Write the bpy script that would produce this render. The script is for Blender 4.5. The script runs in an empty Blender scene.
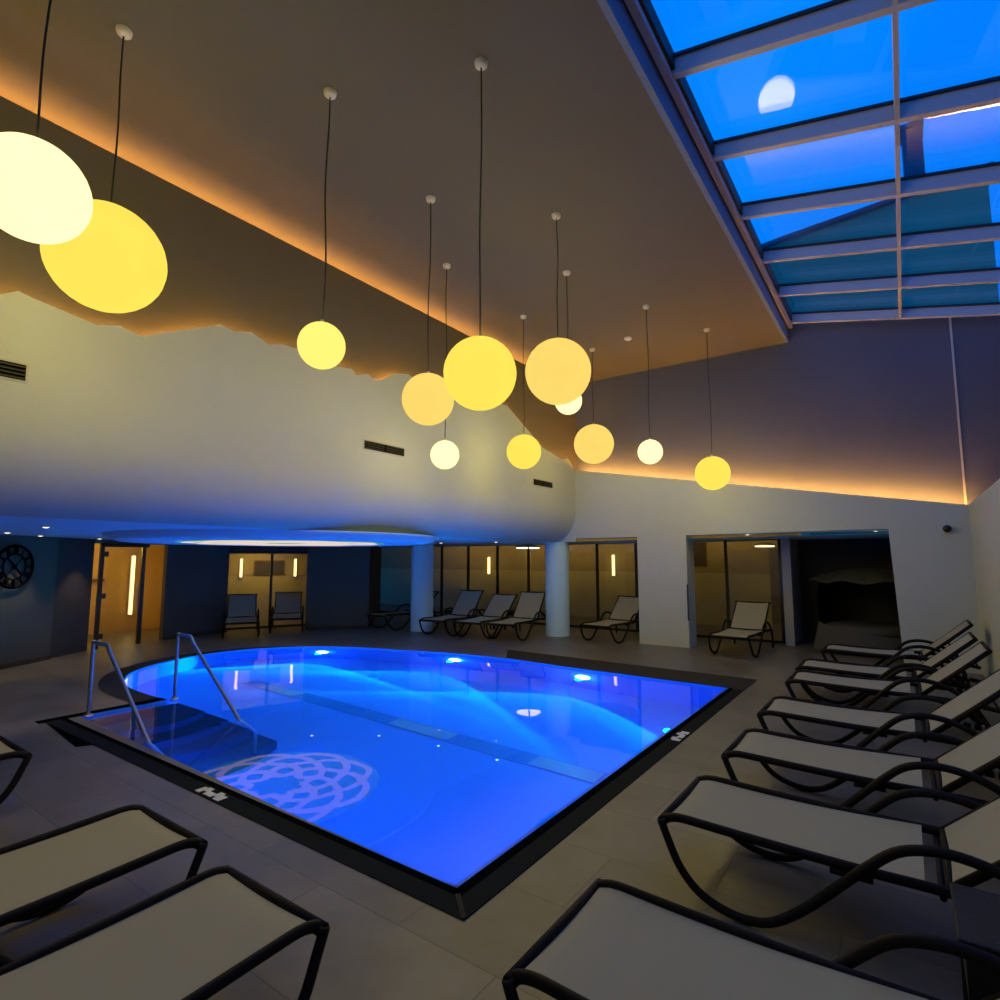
import bpy, bmesh, math, random
from mathutils import Vector, Matrix
random.seed(4)
PI = math.pi
S = bpy.context.scene
COL = S.collection

# ------------------------------------------------------------------ helpers
def link(o, parent=None):
    COL.objects.link(o)
    if parent is not None:
        o.parent = parent
    return o

def tag(o, label=None, cat=None, group=None, kind=None):
    if label: o['label'] = label
    if cat: o['category'] = cat
    if group: o['group'] = group
    if kind: o['kind'] = kind
    return o

def empty(name, loc=(0, 0, 0), rz=0.0, parent=None):
    o = bpy.data.objects.new(name, None)
    o.empty_display_size = 0.1
    o.location = loc
    o.rotation_euler = (0, 0, rz)
    return link(o, parent)

class MB:
    """collects shapes, builds one mesh object"""
    def __init__(self):
        self.v = []; self.f = []; self.sm = []
    def add(self, vs, fs, smooth=False):
        b = len(self.v)
        self.v += [tuple(p) for p in vs]
        for f in fs:
            self.f.append([b + i for i in f]); self.sm.append(smooth)
        return self
    def box(self, a, b, rz=0.0, c=None):
        x0, y0, z0 = a; x1, y1, z1 = b
        vs = [(x0,y0,z0),(x1,y0,z0),(x1,y1,z0),(x0,y1,z0),(x0,y0,z1),(x1,y0,z1),(x1,y1,z1),(x0,y1,z1)]
        if rz:
            cx, cy = c if c else ((x0+x1)/2, (y0+y1)/2)
            vs = [(cx+(x-cx)*math.cos(rz)-(y-cy)*math.sin(rz), cy+(x-cx)*math.sin(rz)+(y-cy)*math.cos(rz), z) for x,y,z in vs]
        return self.add(vs, [(0,3,2,1),(4,5,6,7),(0,1,5,4),(1,2,6,5),(2,3,7,6),(3,0,4,7)])
    def prism(self, pts, z0, z1):
        n = len(pts)
        vs = [(p[0],p[1],z0) for p in pts] + [(p[0],p[1],z1) for p in pts]
        fs = [tuple(reversed(range(n))), tuple(range(n, 2*n))]
        fs += [(i, (i+1)%n, n+(i+1)%n, n+i) for i in range(n)]
        return self.add(vs, fs)
    def extrude(self, pts, d):
        """pts: planar 3d loop, d: offset vector"""
        n = len(pts); d = Vector(d)
        vs = [Vector(p) for p in pts] + [Vector(p)+d for p in pts]
        fs = [tuple(reversed(range(n))), tuple(range(n, 2*n))]
        fs += [(i, (i+1)%n, n+(i+1)%n, n+i) for i in range(n)]
        return self.add(vs, fs)
    def tube(self, pts, r, seg=10, rz=None, smooth=True, up=(0,0,1)):
        """tube along pts; elliptic when rz given"""
        pts = [Vector(p) for p in pts]; n = len(pts); rz = rz or r
        vs = []
        prev = None
        for i, p in enumerate(pts):
            t = (pts[min(i+1,n-1)] - pts[max(i-1,0)]).normalized()
            if prev is None:
                u = Vector(up)
                if abs(t.dot(u)) > .95: u = Vector((0,1,0)) if abs(t.y) < .9 else Vector((1,0,0))
                a = t.cross(u).normalized()
            else:
                a = (prev - t*prev.dot(t)).normalized()
            prev = a
            b = a.cross(t).normalized()
            for k in range(seg):
                w = 2*PI*k/seg
                vs.append(p + a*math.cos(w)*r + b*math.sin(w)*rz)
        fs = []
        for i in range(n-1):
            for k in range(seg):
                k2 = (k+1) % seg
                fs.append((i*seg+k, i*seg+k2, (i+1)*seg+k2, (i+1)*seg+k))
        self.add(vs, fs, smooth)
        self.add([vs[k] for k in range(seg)], [tuple(range(seg))])
        self.add([vs[(n-1)*seg+k] for k in range(seg)], [tuple(reversed(range(seg)))])
        return self
    def lathe(self, prof, c=(0,0,0), seg=32, smooth=True):
        vs = []; n = len(prof)
        for r, z in prof:
            for k in range(seg):
                w = 2*PI*k/seg
                vs.append((c[0]+r*math.cos(w), c[1]+r*math.sin(w), c[2]+z))
        fs = []
        for i in range(n-1):
            for k in range(seg):
                k2 = (k+1) % seg
                fs.append((i*seg+k, i*seg+k2, (i+1)*seg+k2, (i+1)*seg+k))
        self.add(vs, fs, smooth)
        return self
    def sphere(self, c, r, su=32, sv=20):
        prof = [(max(r*math.sin(PI*i/sv), 1e-4), -r*math.cos(PI*i/sv)) for i in range(sv+1)]
        return self.lathe(prof, c, su)
    def grid(self, fn, nu, nv, smooth=True):
        vs = [fn(i/nu, j/nv) for j in range(nv+1) for i in range(nu+1)]
        fs = [(j*(nu+1)+i, j*(nu+1)+i+1, (j+1)*(nu+1)+i+1, (j+1)*(nu+1)+i) for j in range(nv) for i in range(nu)]
        return self.add(vs, fs, smooth)
    def build(self, name, mat, parent=None, bevel=0, M=None):
        me = bpy.data.meshes.new(name)
        vs = self.v if M is None else [tuple(M @ Vector(p)) for p in self.v]
        me.from_pydata(vs, [], self.f)
        me.polygons.foreach_set('use_smooth', self.sm)
        bm = bmesh.new(); bm.from_mesh(me)
        bmesh.ops.remove_doubles(bm, verts=bm.verts, dist=1e-5)
        bmesh.ops.recalc_face_normals(bm, faces=bm.faces)
        bm.to_mesh(me); bm.free()
        me.materials.append(mat); me.update()
        o = bpy.data.objects.new(name, me)
        link(o, parent)
        if bevel:
            m = o.modifiers.new('bevel', 'BEVEL'); m.width = bevel; m.segments = 2; m.limit_method = 'ANGLE'
        return o

def smooth_path(pts, n=6, closed=False):
    """Catmull-Rom"""
    P = [Vector(p) for p in pts]; out = []; m = len(P)
    rng = m if closed else m-1
    for i in range(rng):
        p0 = P[(i-1)%m] if closed else P[max(i-1,0)]
        p1 = P[i]; p2 = P[(i+1)%m]
        p3 = P[(i+2)%m] if closed else P[min(i+2,m-1)]
        for k in range(n):
            t = k/n
            out.append(0.5*((2*p1)+(p2-p0)*t+(2*p0-5*p1+4*p2-p3)*t*t+(3*p1-p0-3*p2+p3)*t**3))
    if not closed: out.append(P[-1])
    return out

def copy_tree(o, parent=None):
    c = o.copy(); COL.objects.link(c)
    if parent is not None: c.parent = parent
    for ch in list(o.children): copy_tree(ch, c)
    return c

# ------------------------------------------------------------------ materials
def mat(name, col, rough=.6, metal=0, spec=.5, noise=0, nscale=8, bump=0, bscale=60, coat=0):
    m = bpy.data.materials.new(name); m.use_nodes = True
    nt = m.node_tree; b = nt.nodes['Principled BSDF']
    b.inputs['Base Color'].default_value = (*col, 1)
    b.inputs['Roughness'].default_value = rough
    b.inputs['Metallic'].default_value = metal
    b.inputs['Specular IOR Level'].default_value = spec
    if coat: b.inputs['Coat Weight'].default_value = coat
    tc = nt.nodes.new('ShaderNodeTexCoord')
    if noise:
        n = nt.nodes.new('ShaderNodeTexNoise'); n.inputs['Scale'].default_value = nscale; n.inputs['Detail'].default_value = 5
        nt.links.new(tc.outputs['Object'], n.inputs['Vector'])
        r = nt.nodes.new('ShaderNodeMapRange')
        r.inputs[3].default_value = 1-noise; r.inputs[4].default_value = 1+noise
        nt.links.new(n.outputs['Fac'], r.inputs[0])
        mx = nt.nodes.new('ShaderNodeVectorMath'); mx.operation = 'SCALE'
        mx.inputs[0].default_value = col
        nt.links.new(r.outputs[0], mx.inputs['Scale'])
        nt.links.new(mx.outputs[0], b.inputs['Base Color'])
    if bump:
        n2 = nt.nodes.new('ShaderNodeTexNoise'); n2.inputs['Scale'].default_value = bscale
        nt.links.new(tc.outputs['Object'], n2.inputs['Vector'])
        bp = nt.nodes.new('ShaderNodeBump'); bp.inputs['Strength'].default_value = bump; bp.inputs['Distance'].default_value = .01
        nt.links.new(n2.outputs['Fac'], bp.inputs['Height']); nt.links.new(bp.outputs[0], b.inputs['Normal'])
    return m

def emis(name, col, strength):
    m = bpy.data.materials.new(name); m.use_nodes = True
    nt = m.node_tree; nt.nodes.clear()
    e = nt.nodes.new('ShaderNodeEmission'); o = nt.nodes.new('ShaderNodeOutputMaterial')
    e.inputs[0].default_value = (*col, 1); e.inputs[1].default_value = strength
    nt.links.new(e.outputs[0], o.inputs[0])
    return m

def globe_mat(name, col, strength, clear):
    """opal glass: glows all over and lets part of the bulb's light straight through"""
    m = bpy.data.materials.new(name); m.use_nodes = True
    nt = m.node_tree; nt.nodes.clear()
    tc = nt.nodes.new('ShaderNodeTexCoord'); n = nt.nodes.new('ShaderNodeTexNoise')
    n.inputs['Scale'].default_value = 4; nt.links.new(tc.outputs['Object'], n.inputs[0])
    r = nt.nodes.new('ShaderNodeMapRange'); r.inputs[3].default_value = strength*.93; r.inputs[4].default_value = strength*1.07
    nt.links.new(n.outputs['Fac'], r.inputs[0])
    e = nt.nodes.new('ShaderNodeEmission'); e.inputs[0].default_value = (*col, 1); nt.links.new(r.outputs[0], e.inputs[1])
    t = nt.nodes.new('ShaderNodeBsdfTransparent'); mx = nt.nodes.new('ShaderNodeMixShader'); mx.inputs[0].default_value = clear
    o = nt.nodes.new('ShaderNodeOutputMaterial')
    nt.links.new(e.outputs[0], mx.inputs[1]); nt.links.new(t.outputs[0], mx.inputs[2]); nt.links.new(mx.outputs[0], o.inputs[0])
    return m

def pane_mat(name, tint, refl=1.0, base=.05):
    m = bpy.data.materials.new(name); m.use_nodes = True
    nt = m.node_tree; nt.nodes.clear()
    t = nt.nodes.new('ShaderNodeBsdfTransparent'); t.inputs[0].default_value = (*tint, 1)
    g = nt.nodes.new('ShaderNodeBsdfGlossy'); g.inputs['Roughness'].default_value = 0.0
    g.inputs[0].default_value = (refl, refl, refl, 1)
    lw = nt.nodes.new('ShaderNodeLayerWeight'); lw.inputs['Blend'].default_value = .5
    pw = nt.nodes.new('ShaderNodeMath'); pw.operation = 'POWER'; pw.inputs[1].default_value = 5
    ma = nt.nodes.new('ShaderNodeMath'); ma.operation = 'MULTIPLY_ADD'; ma.inputs[1].default_value = .9; ma.inputs[2].default_value = base
    nt.links.new(lw.outputs['Facing'], pw.inputs[0]); nt.links.new(pw.outputs[0], ma.inputs[0])
    mx = nt.nodes.new('ShaderNodeMixShader'); o = nt.nodes.new('ShaderNodeOutputMaterial')
    nt.links.new(ma.outputs[0], mx.inputs[0]); nt.links.new(t.outputs[0], mx.inputs[1]); nt.links.new(g.outputs[0], mx.inputs[2])
    nt.links.new(mx.outputs[0], o.inputs[0])
    return m

def floor_mat():
    m = bpy.data.materials.new('stone_floor_tiles'); m.use_nodes = True
    nt = m.node_tree; b = nt.nodes['Principled BSDF']; L = nt.links.new
    tc = nt.nodes.new('ShaderNodeTexCoord')
    mp = nt.nodes.new('ShaderNodeMapping'); mp.inputs['Location'].default_value = (.35, .25, 0)
    L(tc.outputs['Object'], mp.inputs[0])
    br = nt.nodes.new('ShaderNodeTexBrick'); br.offset = .5
    br.inputs['Scale'].default_value = 1; br.inputs['Brick Width'].default_value = 1.2; br.inputs['Row Height'].default_value = .6
    br.inputs['Mortar Size'].default_value = .004; br.inputs['Mortar Smooth'].default_value = .2
    br.inputs['Color1'].default_value = (.17, .15, .125, 1); br.inputs['Color2'].default_value = (.125, .113, .096, 1)
    br.inputs['Mortar'].default_value = (.08, .072, .064, 1)
    L(mp.outputs[0], br.inputs[0])
    n = nt.nodes.new('ShaderNodeTexNoise'); n.inputs['Scale'].default_value = 1.6; n.inputs['Detail'].default_value = 7; n.inputs['Roughness'].default_value = .65
    L(tc.outputs['Object'], n.inputs[0])
    r = nt.nodes.new('ShaderNodeMapRange'); r.inputs[1].default_value = .3; r.inputs[2].default_value = .7; r.inputs[3].default_value = .68; r.inputs[4].default_value = 1.3
    L(n.outputs['Fac'], r.inputs[0])
    s = nt.nodes.new('ShaderNodeVectorMath'); s.operation = 'SCALE'
    L(br.outputs['Color'], s.inputs[0]); L(r.outputs[0], s.inputs['Scale']); L(s.outputs[0], b.inputs['Base Color'])
    r2 = nt.nodes.new('ShaderNodeMapRange'); r2.inputs[3].default_value = .28; r2.inputs[4].default_value = .5
    L(n.outputs['Fac'], r2.inputs[0]); L(r2.outputs[0], b.inputs['Roughness'])
    bp = nt.nodes.new('ShaderNodeBump'); bp.inputs['Strength'].default_value = .25; bp.inputs['Distance'].default_value = .004
    L(br.outputs['Fac'], bp.inputs['Height']); bp.invert = True; L(bp.outputs[0], b.inputs['Normal'])
    return m

def water_mat():
    m = bpy.data.materials.new('pool_water'); m.use_nodes = True
    nt = m.node_tree; nt.nodes.clear(); L = nt.links.new
    g = nt.nodes.new('ShaderNodeBsdfGlass'); g.inputs['IOR'].default_value = 1.33; g.inputs['Roughness'].default_value = 0
    g.inputs[0].default_value = (.96, .99, 1, 1)
    tc = nt.nodes.new('ShaderNodeTexCoord'); n = nt.nodes.new('ShaderNodeTexNoise'); n.inputs['Scale'].default_value = 1.3; n.inputs['Detail'].default_value = 1
    L(tc.outputs['Object'], n.inputs[0])
    bp = nt.nodes.new('ShaderNodeBump'); bp.inputs['Strength'].default_value = .05; bp.inputs['Distance'].default_value = .05
    L(n.outputs['Fac'], bp.inputs['Height']); L(bp.outputs[0], g.inputs['Normal'])
    o = nt.nodes.new('ShaderNodeOutputMaterial'); L(g.outputs[0], o.inputs[0])
    return m

def grate_mat(axis):
    m = bpy.data.materials.new('overflow_grating'); m.use_nodes = True
    nt = m.node_tree; b = nt.nodes['Principled BSDF']; L = nt.links.new
    tc = nt.nodes.new('ShaderNodeTexCoord'); w = nt.nodes.new('ShaderNodeTexWave')
    w.bands_direction = axis; w.inputs['Scale'].default_value = 26
    L(tc.outputs['Object'], w.inputs[0])
    cr = nt.nodes.new('ShaderNodeValToRGB'); cr.color_ramp.elements[0].color = (.003, .004, .006, 1); cr.color_ramp.elements[1].color = (.014, .019, .023, 1)
    cr.color_ramp.elements[0].position = .35; cr.color_ramp.elements[1].position = .6
    L(w.outputs['Fac'], cr.inputs[0]); L(cr.outputs[0], b.inputs['Base Color'])
    b.inputs['Roughness'].default_value = .8; b.inputs['Specular IOR Level'].default_value = .1
    bp = nt.nodes.new('ShaderNodeBump'); bp.inputs['Strength'].default_value = .6; bp.inputs['Distance'].default_value = .006
    L(w.outputs['Fac'], bp.inputs['Height']); L(bp.outputs[0], b.inputs['Normal'])
    return m

M_white = mat('white_plaster', (.57, .585, .49), .85, spec=.2, noise=.04, nscale=3, bump=.15, bscale=90)
M_soffit = mat('soffit_plaster', (.60, .84, .90), .85, spec=.05, noise=.02)  # cool tint puts some of the pool's blue-green glow into the base colour
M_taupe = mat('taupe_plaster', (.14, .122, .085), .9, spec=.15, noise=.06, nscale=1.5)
M_greyblue = mat('sky_tinted_grey_plaster', (.115, .125, .165), .9, spec=.15, noise=.12, nscale=1.1)  # blue of the light from the skylight is mixed into the grey
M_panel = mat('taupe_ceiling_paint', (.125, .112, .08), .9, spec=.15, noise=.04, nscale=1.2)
M_brownwall = mat('dark_brown_plaster', (.07, .058, .048), .8, spec=.2, noise=.06, nscale=2)
M_dimwall = mat('grey_plaster', (.11, .10, .08), .85, spec=.2, noise=.05, nscale=2)
M_tan = mat('tan_corridor_plaster', (.46, .40, .20), .8, noise=.08, nscale=2)
M_tan_upper = mat('tan_corridor_stone', (.33, .27, .13), .8, noise=.15, nscale=3)
M_floor = floor_mat()
M_dark_stone = mat('dark_coping_stone', (.04, .035, .032), .8, spec=.1, noise=.15, nscale=3)
M_black = mat('black_rubber', (.003, .004, .005), .9, spec=0)
M_gx = grate_mat('X'); M_gy = grate_mat('Y')
M_pool = mat('pool_lining', (.05, .33, .90), .7, spec=0, noise=.03, nscale=1.2)
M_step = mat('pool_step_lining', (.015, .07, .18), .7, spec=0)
M_channel = mat('pool_channel', (.03, .24, .62), .7, spec=0)
M_mosaic = mat('mosaic_dark', (.02, .17, .33), .8, spec=0, noise=.1, nscale=20)
M_mosaic_l = mat('mosaic_light', (.12, .38, .62), .8, spec=0, noise=.1, nscale=20)
M_water = water_mat()
M_steel = mat('brushed_steel', (.55, .57, .6), .28, metal=1)
M_frame = mat('brown_lounger_frame', (.010, .006, .005), .6, spec=.2)
def sling_mat():
    m = mat('woven_sling', (.38, .345, .235), .8, spec=.2, noise=.03, nscale=6)
    nt = m.node_tree; L = nt.links.new; b = nt.nodes['Principled BSDF']
    tc = nt.nodes.new('ShaderNodeTexCoord'); ck = nt.nodes.new('ShaderNodeTexChecker'); ck.inputs['Scale'].default_value = 260
    L(tc.outputs['Object'], ck.inputs[0])
    bp = nt.nodes.new('ShaderNodeBump'); bp.inputs['Strength'].default_value = .3; bp.inputs['Distance'].default_value = .001
    L(ck.outputs['Fac'], bp.inputs['Height']); L(bp.outputs[0], b.inputs['Normal'])
    return m
M_sling = sling_mat()
M_wicker = mat('dark_wicker', (.009, .006, .005), .6, bump=.6, bscale=70)
M_cushion = mat('grey_cushion', (.07, .066, .062), .85, noise=.06, nscale=5)
M_leaf = mat('thatch_canopy', (.07, .06, .03), .9, noise=.3, nscale=12)
M_mullion = mat('black_window_frame', (.012, .011, .010), .4)
M_alu = mat('grey_powder_coated_aluminium', (.42, .42, .45), .45, spec=.4)
M_reveal = mat('skylight_reveal_sky_tint', (.12, .16, .26), .7)  # blue sky light on the reveal is put into its colour
M_alu_l = mat('light_aluminium', (.50, .48, .44), .45)
M_gasket = mat('black_gasket', (.008, .009, .014), .6)
M_cord = mat('black_cord', (.015, .012, .010), .6)
M_canopy = mat('white_lamp_canopy', (.6, .57, .52), .4)
M_vent = mat('dark_vent_slats', (.03, .027, .022), .5)
M_ventf = mat('vent_surround', (.52, .50, .46), .6)
M_clock = mat('black_iron', (.004, .004, .005), .9, spec=0)
M_glass = pane_mat('window_glass', (.93, .93, .93))
M_sky_glass = pane_mat('skylight_glass', (.95, .98, 1.0), base=.04)
M_mark = mat('white_marking', (.75, .77, .8), .5)
M_bldg = mat('green_render', (.12, .30, .16), .9, noise=.08, nscale=.6)
M_bldg_roof = mat('dark_roofing', (.05, .09, .12), .9)
M_wood = mat('brown_wood', (.16, .07, .02), .6)

E_cove = emis('warm_led_strip', (1, .44, .09), 100)
E_cove_jag = emis('warm_led_strip_wall', (1, .47, .12), 45)
E_cove_panel = emis('warm_led_strip_ceiling', (1, .44, .12), 55)
E_sconce = emis('warm_sconce', (1, .68, .24), 3.0)
E_ring = emis('warm_white_lamp', (1, .80, .50), 3.0)
E_down = emis('downlight_lens', (1, .9, .75), 1.6)
E_orn = emis('backlit_ornament', (1, .82, .72), .8)
E_ornbg = emis('dim_ornament_ground', (.08, .42, .26), .75)
E_pool = emis('underwater_lamp_lens', (.35, .8, 1), 16)
E_lid = emis('floor_lamp_lid', (1, .95, .75), 1.6)
E_pin = emis('nozzle_pin_light', (.5, .8, 1), 1.2)

# ------------------------------------------------------------------ camera and world
cam = bpy.data.objects.new('camera', bpy.data.cameras.new('camera')); link(cam)
cam.location = (0, 0, 1.8)
cam.rotation_euler = (math.radians(90+5.961), 0, math.radians(35.42))
cam.data.sensor_width = 36; cam.data.lens = 20.34; cam.data.clip_end = 300
S.camera = cam
S.view_settings.view_transform = 'Standard'; S.view_settings.look = 'None'
S.view_settings.exposure = 0; S.view_settings.gamma = 1; S.view_settings.use_curve_mapping = False
try:
    S.cycles.use_denoising = True
    S.cycles.max_bounces = 12; S.cycles.transmission_bounces = 8; S.cycles.diffuse_bounces = 5; S.cycles.transparent_max_bounces = 16
    S.cycles.caustics_refractive = True; S.cycles.caustics_reflective = True
    S.cycles.blur_glossy = .5; S.cycles.sample_clamp_indirect = 6
except Exception: pass

w = bpy.data.worlds.new('dusk_sky'); S.world = w; w.use_nodes = True
nt = w.node_tree; L = nt.links.new; bg = nt.nodes['Background']
tc = nt.nodes.new('ShaderNodeTexCoord'); nz = nt.nodes.new('ShaderNodeTexNoise'); nz.inputs['Scale'].default_value = 2.2; nz.inputs['Detail'].default_value = 6
L(tc.outputs['Generated'], nz.inputs[0])
cr = nt.nodes.new('ShaderNodeValToRGB')
cr.color_ramp.elements[0].position = .35; cr.color_ramp.elements[0].color = (.0, .16, .8, 1)
cr.color_ramp.elements[1].position = .7; cr.color_ramp.elements[1].color = (.0, .23, 1.0, 1)
L(nz.outputs['Fac'], cr.inputs[0]); L(cr.outputs[0], bg.inputs[0]); bg.inputs[1].default_value = 1.25

# ------------------------------------------------------------------ setting: dimensions
XL, XR, YB = -6.22, 0.9, 11.8          # lower wall faces
ZS = 2.20                              # soffit of the low gallery
ZP = 6.1                               # high ceiling panel
YU = 12.2                              # upper end wall
XU = -6.38                             # upper left wall
YN = -4.0                              # wall behind the viewer

def struct(o): o['kind'] = 'structure'; return o

# pool outline (water edge), counter-clockwise
arc = smooth_path([(-6.0, 8.66, 0), (-7.2, 8.52, 0), (-8.3, 8.22, 0), (-9.45, 7.86, 0), (-10.35, 7.25, 0), (-10.86, 6.45, 0), (-10.93, 5.6, 0), (-10.62, 4.7, 0), (-10.05, 4.05, 0), (-9.2, 3.68, 0), (-8.4, 3.6, 0), (-7.84, 3.62, 0)], 5)
outline = [(-2.1, 2.55), (-2.1, 8.5), (-4.4, 8.55)] + [(p.x, p.y) for p in arc] + [(-7.84, 2.68)]

def fill_with_hole(outer, hole, z):
    bm = bmesh.new(); es = []
    for loop in (outer, hole):
        vs = [bm.verts.new((x, y, z)) for x, y in loop]
        es += [bm.edges.new((vs[i], vs[(i+1) % len(vs)])) for i in range(len(vs))]
    bmesh.ops.triangle_fill(bm, edges=es, use_beauty=True)
    vs = [v.co.copy() for v in bm.verts]; bm.verts.index_update()
    fs = [[v.index for v in f.verts] for f in bm.faces]
    bm.free(); return vs, fs
vs, fs = fill_with_hole([(-18, YN), (2.2, YN), (2.2, 17.5), (-18, 17.5)], outline, 0)
struct(MB().add(vs, fs).build('floor', M_floor))

# ---- pool
DEP = 1.22
pb = MB(); n = len(outline)
pb.add([(x, y, 0) for x, y in outline] + [(x, y, -DEP) for x, y in outline],
       [(i, (i+1) % n, n+(i+1) % n, n+i) for i in range(n)] + [tuple(range(n, 2*n))])
pool = tag(pb.build('pool_basin', M_pool), 'sunken swimming pool basin with one round end, glowing blue', 'swimming pool')
# shallow overflow ledge just below the surface on the two near sides
MB().box((-7.84, 2.551, -.10), (-2.16, 2.63, -.05)).box((-2.18, 2.551, -.10), (-2.101, 8.49, -.05)).build('overflow_ledge', M_pool, pool)
MB().box((-9.2, 5.42, -DEP), (-2.11, 5.72, -DEP+.006)).build('floor_channel', M_channel, pool)
for x0, x1 in ((-5.7, -4.68), (-3.5, -2.7), (-8.7, -7.8)):
    g = MB().box((x0, 5.44, -DEP+.006), (x1, 5.70, -DEP+.012))
    o = g.build('channel_grating', M_mosaic_l, pool)
for x, y in ((-6.11, 4.57), (-5.45, 5.07), (-4.64, 5.26), (-3.84, 5.34)):
    MB().lathe([(.018, 0), (.018, .012), (.001, .014)], (x, y, -DEP), 12).build('floor_nozzle', E_pin, pool)
# steps at the left end between the handrails: bowed treads
for k in range(4):
    zt = -.22 - .25*k; xe = -7.15 + .36*k
    pts = [(-7.83, 2.70), (-7.83, 3.60), (-8.6, 3.75), (-8.3, 4.15)][:2] + []
    edge = [(xe + .22*math.sin(PI*t), 2.66 + (1.1+.10*k)*t) for t in [i/10 for i in range(11)]]
    edge.reverse()
    loop = [(-7.83, 2.66)] + [(x, y) for x, y in reversed(edge)] + [(-7.83, 2.66+1.1+.10*k)]
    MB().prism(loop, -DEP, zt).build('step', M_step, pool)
# underwater lamps on the far wall
LAMPS = [(-4.4, 8.54, -.5), (-7.1, 8.52, -.52), (-9.9, 7.6, -.55)]
for i, (x, y, z) in enumerate(LAMPS):
    nx, ny = (0, -1) if i == 0 else ((.16, -.987) if i == 1 else (.5, -.866))
    rot = Matrix.Translation((x+nx*.02, y+ny*.02, z)) @ Vector((nx, ny, 0)).to_track_quat('Z', 'Y').to_matrix().to_4x4()
    MB().lathe([(.13, 0), (.13, .015), (.001, .04)], seg=20).build('underwater_lamp', E_pool, pool, M=rot)
def spot(name, loc, direction, power, col, size, blend, radius, parent=None):
    l = bpy.data.lights.new(name, 'SPOT'); l.energy = power; l.color = col; l.spot_size = math.radians(size); l.spot_blend = blend; l.shadow_soft_size = radius
    o = bpy.data.objects.new(name, l); o.location = loc; o.rotation_euler = Vector(direction).to_track_quat('-Z', 'Y').to_euler(); return link(o, parent)
def point(name, loc, power, col, radius, parent=None):
    l = bpy.data.lights.new(name, 'POINT'); l.energy = power; l.color = col; l.shadow_soft_size = radius
    o = bpy.data.objects.new(name, l); o.location = loc; return link(o, parent)
BLUE = (.0, .15, 1.0)
for i, (x, y, z) in enumerate(LAMPS):
    d = [(.12, -1, -.25), (.12, -1, -.25), (.6, -.9, -.25)][i]
    nx, ny = d[0]*.12, -.12
    d = [(0, -1, 0), (.05, -1, 0), (.42, -.9, 0)][i]
    so_ = spot('underwater_spot', (x+nx, y+ny, z), d, 1500, (1, 1, 1), 150, .1, .03)
    l = so_.data; l.use_nodes = True; ln = l.node_tree; em = ln.nodes['Emission']
    tcn = ln.nodes.new('ShaderNodeTexCoord'); sx = ln.nodes.new('ShaderNodeSeparateXYZ'); ab = ln.nodes.new('ShaderNodeMath'); ab.operation = 'ABSOLUTE'
    rp = ln.nodes.new('ShaderNodeValToRGB'); rp.color_ramp.elements[0].position = .575; rp.color_ramp.elements[0].color = (0, .004, .02, 1)
    rp.color_ramp.elements[1].position = .605; rp.color_ramp.elements[1].color = (0, 1.0, 1.0, 1)
    for p_, c_ in ((.635, (0, .36, .6, 1)), (.74, (0, .07, .16, 1)), (1.0, (0, .02, .10, 1))):
        q_ = rp.color_ramp.elements.new(p_); q_.color = c_
    ln.links.new(tcn.outputs['Normal'], sx.inputs[0]); ln.links.new(sx.outputs['Z'], ab.inputs[0]); ln.links.new(ab.outputs[0], rp.inputs[0]); ln.links.new(rp.outputs[0], em.inputs[0])
    point('underwater_glow', (x+nx*1.5, y-.2, z), 16, BLUE, .06)
# added blue fill lights along the near sides, with no lamps there
for x, y in ((-3.6, 2.75), (-2.32, 4.2), (-2.32, 6.6), (-5.9, 2.8)):
    point('underwater_glow', (x, y, -.5), 18, BLUE, .06)
# water
wm = MB(); wm.add([(x, y, -.02) for x, y in outline], [tuple(range(n))])
wt = wm.build('pool_water', M_water)
tag(wt, 'still clear blue water filling the pool', 'water', kind='stuff')

# handrails
def rail(y, x0, xt, x1, zt, xe, ze, label, group):
    r = empty('handrail', (x0, y, 0))
    pts = smooth_path([(0, 0, 0), (0, 0, zt-.06), (.02, 0, zt-.01), (.08, 0, zt)], 4) + smooth_path([(xt-x0-.05, 0, zt), (xt-x0, 0, zt-.015), (xt-x0+.05, 0, zt-.07)], 4)
    pts += [Vector((x1-x0, 0, .0)), Vector((xe-x0, 0, ze))] + smooth_path([(xe-x0+.02, 0, ze-.03), (xe-x0+.03, 0, ze-.08)], 2) + [Vector((xe-x0+.03, 0, -DEP+.2))]
    MB().tube(pts, .021, 12).build('rail_tube', M_steel, r)
    MB().lathe([(.001, .018), (.045, .016), (.05, 0)], seg=20).build('floor_flange', M_steel, r)
    tag(r, label, 'handrail', group)
rail(2.74, -7.78, -7.36, -6.28, .835, -5.95, -.24, 'steel pool handrail nearer the sun loungers, left of the entry steps', None)
rail(3.70, -7.80, -7.46, -6.30, .82, -5.97, -.24, 'steel pool handrail by the round pool edge, right of the entry steps', None)

# ---- strips around the pool
def strip(name, mb, m, label, cat, kind=None):
    return struct(mb.build(name, m))
strip('trim_1', MB().box((-7.84, 2.36, 0), (-2.04, 2.50, .006)), M_gx, '', '')
strip('trim_2', MB().box((-2.04, 2.36, 0), (-1.9, 8.45, .0061)), M_gy, '', '')
strip('trim_3', MB().box((-7.84, 2.50, 0), (-2.06, 2.551, .008)).box((-2.105, 2.50, 0), (-2.04, 8.5, .008)), M_black, '', '')
strip('trim_4', MB().prism([(-2.075, 2.50), (-2.055, 2.52), (-1.902, 2.38), (-1.92, 2.362)], .006, .010), M_dark_stone, '', '')
strip('trim_5', MB().prism([(-1.9, 9.30), (-6.53, 9.45), (-6.05, 8.70), (-4.4, 8.55), (-2.1, 8.5), (-2.04, 8.45), (-1.9, 8.45)], 0, .008), M_dark_stone, '', '')
strip('trim_6', MB().prism([(-7.86, 2.36), (-6.6, 2.24), (-6.54, 2.36)], 0, .005), M_black, '', '')
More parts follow.
